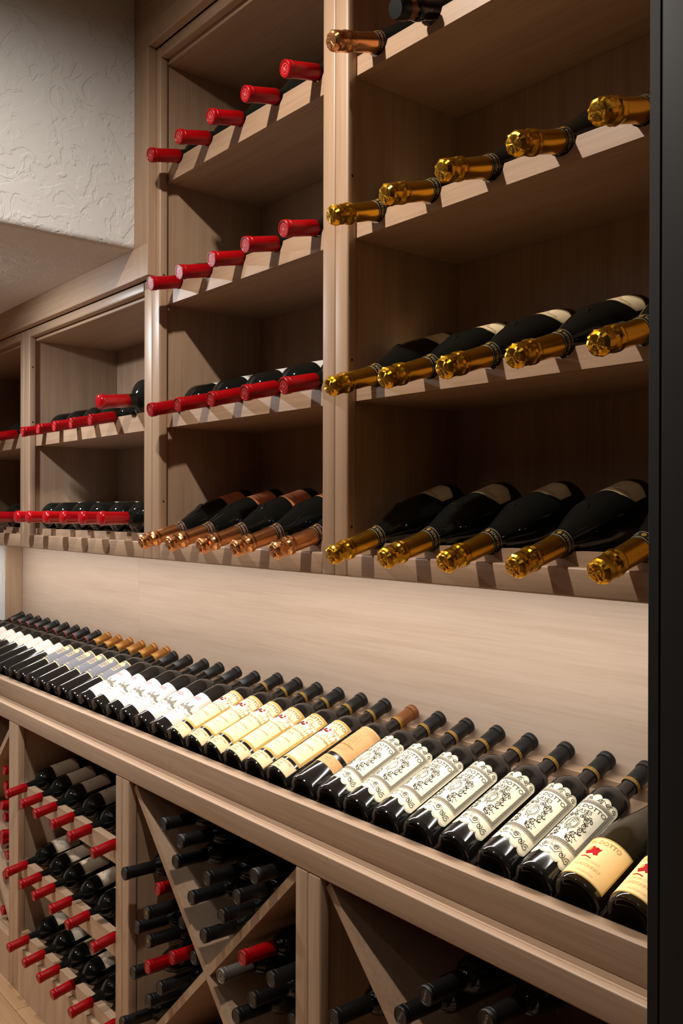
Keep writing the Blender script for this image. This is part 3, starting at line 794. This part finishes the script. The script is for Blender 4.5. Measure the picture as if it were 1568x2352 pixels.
display('piazza_tan', 'brown_capsule', TB, [('label', pb, [('border_print', bb), ('lettering', lb_)]), ('lower_label', pb2, [('lettering', lb2)])], prof=DB, mp=((1.113, -.0176, 1.28), (1.113, .001, 1)))
# white label with a grey chateau
LWH = .304; RW = .0360
pw_ = [('paper_white', rect2d(-.042, .042, .030, .126))]
ch = []
rg = random.Random(5)
for k in range(34):
    u = rg.uniform(-.022, .024); h = rg.uniform(.002, .008)*(1-abs(u)/.04); ch.append(('ink_grey', rect2d(u-.0018, u+.0018, .074, .074+h)))
for k in range(3): ch.append(('ink_grey', ([(-.012+.012*k-.003, .080), (-.012+.012*k+.003, .080), (-.012+.012*k, .088)], [(0, 1, 2)])))
for k in range(26):
    u, v = rg.uniform(-.026, .026), rg.uniform(.066, .074); ch.append(('ink_grey', ribbon2d([(u, v), (u+rg.uniform(.002, .006), v)], .0007)))
ch = [(m, ([(u*1.35+.006, .076+(v-.076)*1.35) for u, v in vs], fs)) for m, (vs, fs) in ch]
lw_ = [('ink_red', text2d('HUGO', .0110, 0, .108, sx=1.05)), ('ink_soft', text2d('GRAND VIN', .0052, 0, .0535)), ('ink_soft', text2d('BORDEAUX', .0046, 0, .044))]
display('chateau', 'black_capsule', None, [('label', pw_, [('engraving', ch), ('lettering', lw_)])], L=LWH, r=RW, capln=.056, mp=((1.075, -.0092, 1.208),))
# slate label with tan panel
ps = [('paper_slate', rect2d(-.037, .037, .084, .158))]
bs = [('ink_tan', rect2d(-.037, .037, .1555, .158)), ('ink_tan', rect2d(-.037, .037, .084, .0862))]+[('ink_tan', q) for q in frame2d(-.018, .018, .118, .141, .0016)]
bs += [('ink_tan', rect2d(-.020, .020, .141, .1475))]+[('ink_tan', disc2d(u, .1475, .0045, .0050, 10, 0, math.pi)) for u in (-.012, 0, .012)]
ls = [('ink_tan', text2d('PIAZZA', .0090, 0, .1335)), ('ink_tan', text2d('DEL DOTTO', .0060, 0, .1245)), ('ink_soft', text2d('CABERNET', .0056, 0, .109)), ('ink_soft', text2d('SAUVIGNON', .0056, 0, .102)),
      ('ink_tan', ribbon2d([(-.008+.016*i/12, .0935+.0022*math.sin(i*1.9)) for i in range(13)], .0012))]
GOLDB = [('gold_band', rect2d(-.0470, .0470, LD-.0575, LD-.0515))]+[('gold_band', disc2d(-.0465+k*.0046, LD-.0490, .0012, .0018, 6)) for k in range(21)]
display('slate', 'gold_capsule', GOLDB, [('label', ps, [('border_print', bs), ('lettering', ls)])], prof=DB, mp=((1.113, -.0166, 1.257),))
# pink speckled label
pp = [('paper_pink', rect2d(-.037, .037, .104, .157))]
rg = random.Random(9)
sp = [(('ink_tan', 'ink_soft', 'paper_brown')[k % 3], disc2d(rg.uniform(-.034, .034), rg.uniform(.106, .155), rg.uniform(.0008, .002), rg.uniform(.0006, .0016), 6)) for k in range(90)]
WB = [('wine_band', rect2d(-.0470, .0470, LD-.0575, LD-.0515))]
display('speckled', 'black_capsule', WB, [('label', pp, [('speckle_print', sp)])], prof=DB, mp=((1.113, .0072, 1.094),))
# chardonnay with the red lion crest
RC = .038
pc = [('paper_orange', rect2d(-.046, .046, .016, .088))]
bc = [('ink_gold', q) for q in frame2d(-.0455, .0455, .0165, .0875, .0012)]
li = []
body_ = [(-.007, .058), (-.004, .063), (-.001, .066), (.004, .067), (.007, .065), (.0095, .0665), (.0075, .060), (.009, .056), (.004, .0545), (.002, .0575), (-.003, .055), (-.006, .0545)]
li.append(('ink_red', ([(0.001, .061)]+[(a, b) for a, b in body_], [(0, i+1, (i+1) % len(body_)+1) for i in range(len(body_))])))
li.append(('ink_gold', disc2d(-.005, .0635, .0028, .0034, 8))); li.append(('ink_blue', disc2d(-.0075, .0595, .0012, .0012, 8))); li.append(('ink_red', disc2d(-.002, .0665, .0020, .0018, 6)))
li.append(('ink_red', ribbon2d([(-.009, .0500), (-.004, .0512), (.001, .0500), (.005, .0486)], .0013)))
li = [(m, ([(u*1.25-.006, .060+(v-.060)*1.15) for u, v in vs], fs)) for m, (vs, fs) in li]
lc = [('ink_gold', text2d('DEL DOTTO', .0100, 0, .0785)), ('ink_tan', text2d('SONOMA COAST', .0046, 0, .0425)), ('ink_tan', text2d('CHARDONNAY', .0070, 0, .0345)), ('ink_tan', text2d('ESTATE BOTTLED', .0036, .006, .0240))]
display('lion', 'black_capsule', None, [('label', pc, [('border_print', bc), ('emblem', li), ('lettering', lc)])], L=.322, r=RC, prof=burgundy(RC, .322, .115, .245, .0135), glass='glass_olive', mp=((1, -.0082, 1.139),))

# ------------------------------------------------------------------ bottles: placing
ORD = ['first', 'second', 'third', 'fourth', 'fifth', 'sixth', 'seventh', 'eighth', 'ninth', 'tenth']
ROW = ['top', 'upper', 'middle', 'bottom']
jit = random.Random(21)
def jr(a): return jit.uniform(-a, a)
# sparkling, tall cabinet next to the door jamb
for r in range(4):
    for i, x in enumerate(CH_X):
        if r == 0:
            if i == 0:
                shelf_bottle('copper', 'sparkling_wine_bottle', (x, -.085, CHZ[0]), TC, 'copper-foiled sparkling bottle alone on the top shelf of the gold-foil cabinet', 'sparkling bottles', jr(.3))
            elif i == 1:
                shelf_bottle('bare', 'wine_bottle', (x, -.060, CHZ[0]+.008), TC, 'dark unlabelled bottle with black crown beside the lone copper-foiled bottle', None)
            continue
        shelf_bottle('gold', 'sparkling_wine_bottle', (x+jr(.002), -.085+jr(.003), CHZ[r]), TC+jr(.002),
            f'gold-foiled sparkling bottle, {ORD[i]} from the double post on the {ROW[r]} shelf', 'gold-foiled sparkling bottles', jr(.12) if r > 1 else jr(.5))
# red capsules and copper foils
for r in range(3):
    for i, x in enumerate(RD_X):
        shelf_bottle('red', 'red_wine_bottle', (x+jr(.001), -.055+jr(.003), RDZ[r]), TR+jr(.003),
            f'red-capsuled bottle, {ORD[4-i]} from the double post on the {ROW[r]} shelf', 'red-capsuled bottles in the tall cabinet', jr(.4))
for i, x in enumerate(RD_X):
    shelf_bottle('copper', 'sparkling_wine_bottle', (x-.004+jr(.002), -.077+jr(.003), -.0765), TC, f'copper-foiled rosé sparkling bottle, {ORD[4-i]} from the double post on the bottom shelf', 'copper-foiled sparkling bottles', jr(.1))
# short cabinets
for i, x in enumerate(B3X):
    shelf_bottle('red_small', 'red_wine_bottle', (x, -.05, .231), math.radians(11), f'slim red-capsuled bottle, {ORD[i]} from the end-wall side on the short cabinet\'s upper shelf', 'red-capsuled bottles in the short cabinet', jr(.4))
shelf_bottle('wax_big', 'red_wine_bottle', (-2.108, -.077, .266), math.radians(6.8), 'large red-waxed bottle lying higher than the slim red-capsuled row', None)
for i, x in enumerate(WAXX):
    shelf_bottle('wax', 'red_wine_bottle', (x, -.059+jr(.002), -.022), math.radians(.6), f'red-waxed bottle, {ORD[i]} from the end-wall side on the short cabinet\'s bottom row', 'red-waxed bottles', jr(.3))
for i, x in enumerate(B4X):
    shelf_bottle('red_small', 'red_wine_bottle', (x, -.05, .231), math.radians(11), f'red-capsuled bottle, {ORD[i]} from the post on the end cabinet\'s upper shelf', 'bottles in the end cabinet', jr(.4))
    shelf_bottle('wax', 'red_wine_bottle', (x, -.055, -.024), math.radians(.6), f'red-waxed bottle, {ORD[i]} from the post on the end cabinet\'s bottom shelf', 'waxed bottles in the end cabinet')
# lower rack
for r in range(3):
    for i, x in enumerate(LOWX[r]):
        shelf_bottle('red_rack', 'red_wine_bottle', (x, -.105+jr(.002), LOWZ[r]), TL+jr(.008), f'red-capsuled bottle with beige signature label, {ORD[i]} in the {["upper", "middle", "bottom"][r]} row of the lower rack', 'bottles of the lower rack', jr(.12))
# X bins (cap ends read from the photograph, resting in the quarters of the X)
BINS = [('t', 438, 362, 'bin_black'), ('t', 578, 488, 'bin_black'), ('t', 538, 620, 'bin_black'), ('t', 752, 752, 'bin_black'), ('t', 640, 892, 'bin_black'), ('t', 862, 1035, 'bin_black'), ('t', 745, 1172, 'bin_black'), ('t', 985, 895, 'bin_black'), ('t', 1112, 740, 'bin_black'),
        ('l', 208, 785, 'bin_black'), ('l', 430, 832, 'bin_red'), ('l', 298, 982, 'bin_gold'), ('l', 262, 1102, 'bin_black'), ('l', 537, 1085, 'bin_black'), ('l', 368, 1230, 'bin_gold'), ('l', 368, 1335, 'bin_red'), ('l', 655, 1318, 'bin_black'), ('l', 243, 1425, 'bin_black'), ('l', 540, 1448, 'bin_red'), ('l', 462, 1560, 'bin_black'), ('l', 345, 1662, 'bin_black'), ('l', 160, 1790, 'bin_black'),
        ('r', 1008, 1325, 'bin_red'), ('r', 870, 1448, 'bin_grey'), ('r', 1228, 1480, 'bin_black'), ('r', 1095, 1620, 'bin_black'), ('r', 968, 1745, 'bin_black'), ('r', 1370, 1785, 'bin_black')]
QN = {'t': 'top', 'l': 'rack-side', 'r': 'post-side'}
CN = {'bin_black': 'black-capsuled', 'bin_red': 'red-capsuled', 'bin_gold': 'black-capsuled gold-stamped', 'bin_grey': 'grey-capsuled'}
def relax(items, cr, rad, half=.0085, it=400, xmax=9, zmin=-9):
    """slide bottles a little in their quarter until they clear each other and the X boards"""
    cx, cz, ux, uz = cr
    P = [[x, z] for x, z in items]; side = []
    for x, z in P: side.append((1 if (x-cx)*uz+(z-cz)*ux > 0 else -1, 1 if (z-cz)*ux-(x-cx)*uz > 0 else -1))
    for _ in range(it):
        for i in range(len(P)):
            for k in range(i):
                dx, dz = P[i][0]-P[k][0], P[i][1]-P[k][1]; d = math.hypot(dx, dz) or 1e-6
                if d < 2*rad:
                    e = (2*rad-d)/2/d; P[i][0] += dx*e; P[i][1] += dz*e; P[k][0] -= dx*e; P[k][1] -= dz*e
            for (nx, nz), sg in (((uz, ux), side[i][0]), ((-uz, ux), side[i][1])):
                h = ((P[i][0]-cx)*nx+(P[i][1]-cz)*nz)*sg
                if h < rad+half: P[i][0] += nx*sg*(rad+half-h); P[i][1] += nz*sg*(rad+half-h)
            P[i][0] = min(P[i][0], xmax); P[i][1] = max(P[i][1], zmin)
    return P
BR = .0292
DEEP = {(1370, 1785): -.045, (430, 832): -.030, (537, 1085): -.034, (655, 1318): -.040, (540, 1448): -.060}
raw = [onY(230+x/3.136, 1780+y/3.136, DEEP.get((x, y), -.092)) for q, x, y, kd in BINS]
fit = relax([(p[0], p[2]) for p in raw], xc1, BR, xmax=-1.345, zmin=ZF+.032)
order = {}
for i in sorted(range(len(BINS)), key=lambda i: math.hypot(fit[i][0]-xc1[0], fit[i][1]-xc1[1])):
    q, _, _, kd = BINS[i]; n = order.get((q, kd), 0); order[(q, kd)] = n+1
    more = sum(1 for b in BINS if b[0] == q and b[3] == kd) > 1
    shelf_bottle(kd, 'wine_bottle', (fit[i][0], raw[i][1]+jr(.004), fit[i][1]), math.radians(-1.0),
        f'{CN[kd]} bottle in the full X bin\'s {QN[q]} quarter'+(f', {ORD[n]} nearest the crossing' if more else ''), 'bottles in the full X bin', jr(.5))
raw = [onY(x, y, -.10) for x, y in ((975, 2288), (918, 2335), (1115, 2345), (765, 2340))]
fit = relax([(p[0], p[2]) for p in raw], xc2, BR)
for i, (x, z) in enumerate(fit):
    if i < 3: shelf_bottle('bin_niner', 'wine_bottle', (x, -.10, z), math.radians(-1), f'black-capsuled bottle stamped NINER, {ORD[(1, 0, 2)[i]]} from the double post in the emptier X bin', 'lettered bottles in the emptier X bin', jr(.2)+1.2)
    else: shelf_bottle('bin_black', 'wine_bottle', (x, -.10, z), math.radians(-1), 'unlettered black-capsuled bottle in the emptier X bin', None)
raw = [onY(*q) for q in ((12, 1811, -.02), (12, 1880, -.02), (12, 1975, -.02), (12, 2063, -.02), (2, 1752, -.03), (1, 1846, -.04), (1, 1912, -.045), (1, 1946, -.02), (1, 2008, -.04), (1, 2090, -.04))]
fit = relax([(p[0], p[2]) for p in raw], xc0, BR, xmax=-2.808, zmin=ZF+.032)
rank = {k: n for n, k in enumerate(sorted(range(len(fit)), key=lambda k: -fit[k][1]))}
for k, ((x, z), p) in enumerate(zip(fit, raw)):
    shelf_bottle('bin_red', 'red_wine_bottle', (x, p[1], z), math.radians(.5), f'red-capsuled bottle in the X bin by the white end wall, {ORD[rank[k]]} from the top', 'red bottles in the end X bin', jr(.4))
# display row: cap ends read from the photograph give each bottle's place along the ledge
CAPS = [(59, 1410), (78, 1415), (97, 1419), (118, 1424.6), (138.7, 1429.4), (161, 1434), (185, 1439.6), (207, 1445.4), (234.4, 1451.7), (262, 1456.5), (287, 1461), (312.5, 1467.7), (339.6, 1474), (368, 1479.5), (398, 1486.8),
        (414.6, 1500), (448, 1508.5), (485, 1517), (520, 1526), (560, 1536), (602, 1547), (654, 1548.6), (698.6, 1558), (744.8, 1571), (794, 1582), (846.7, 1594.6), (901, 1607), (963, 1623), (1025, 1636), (1089, 1652), (1159, 1669.3), (1233.8, 1686.7), (1316.7, 1707), (1409, 1728)]
def ddisp(key, x, label, group, r=DR, roll=0):
    # the bottle's base rests behind the lip, its side on the platform
    off = r-DR
    return bottle(key, 'display_wine_bottle', (x, BX-off*ST, BZ+off*CT), (0, CT, ST), roll, label, group, (1, 0, 0))
xs = [onY(x, y, .311)[0]*(1.006 if i < 9 else 1.012) for i, (x, y) in enumerate(CAPS)]
for i in range(15, 21): xs[i] = onY(CAPS[i][0], CAPS[i][1], .301)[0]*1.008
for i in range(9): ddisp('speckled', xs[i], f'display bottle with pale speckled label, {ORD[i]} from the white end wall', 'speckled-label display bottles', DR, jr(.06))
for i in range(6): ddisp('slate', xs[9+i], f'display bottle with slate label and bronze capsule, {ORD[i]} after the speckled labels', 'slate-label display bottles', DR, jr(.08))
for i in range(6): ddisp('chateau', xs[15+i], f'stout display bottle with white chateau label, {ORD[i]} after the slate labels', 'white-label display bottles', RW, jr(.06))
for i in range(6): ddisp('charioteer_volume' if i == 2 else 'charioteer', xs[21+i], f'display bottle with cream charioteer label, {ORD[i]} after the white labels', 'charioteer-label display bottles', DR, jr(.06))
ddisp('piazza_tan', xs[27], 'display bottle with tan PIAZZA label and brown capsule', None, DR, .03)
orx = xs[28:34]
for i in range(6): ddisp('ornate', orx[i], f'display bottle with ornate scalloped cream label, {ORD[i]} after the tan label', 'ornate-label display bottles', DR, jr(.05)+.04)
ddisp('ornate', xs[33]+.076, 'display bottle with ornate scalloped cream label, seventh after the tan label', 'ornate-label display bottles', DR, .05)
ddisp('lion', -.757, 'display bottle with orange-cream label and red lion crest, first after the ornate labels', 'lion-label display bottles', RC, .05)
ddisp('lion', -.672, 'display bottle with orange-cream label and red lion crest, second after the ornate labels', 'lion-label display bottles', RC, -.02)
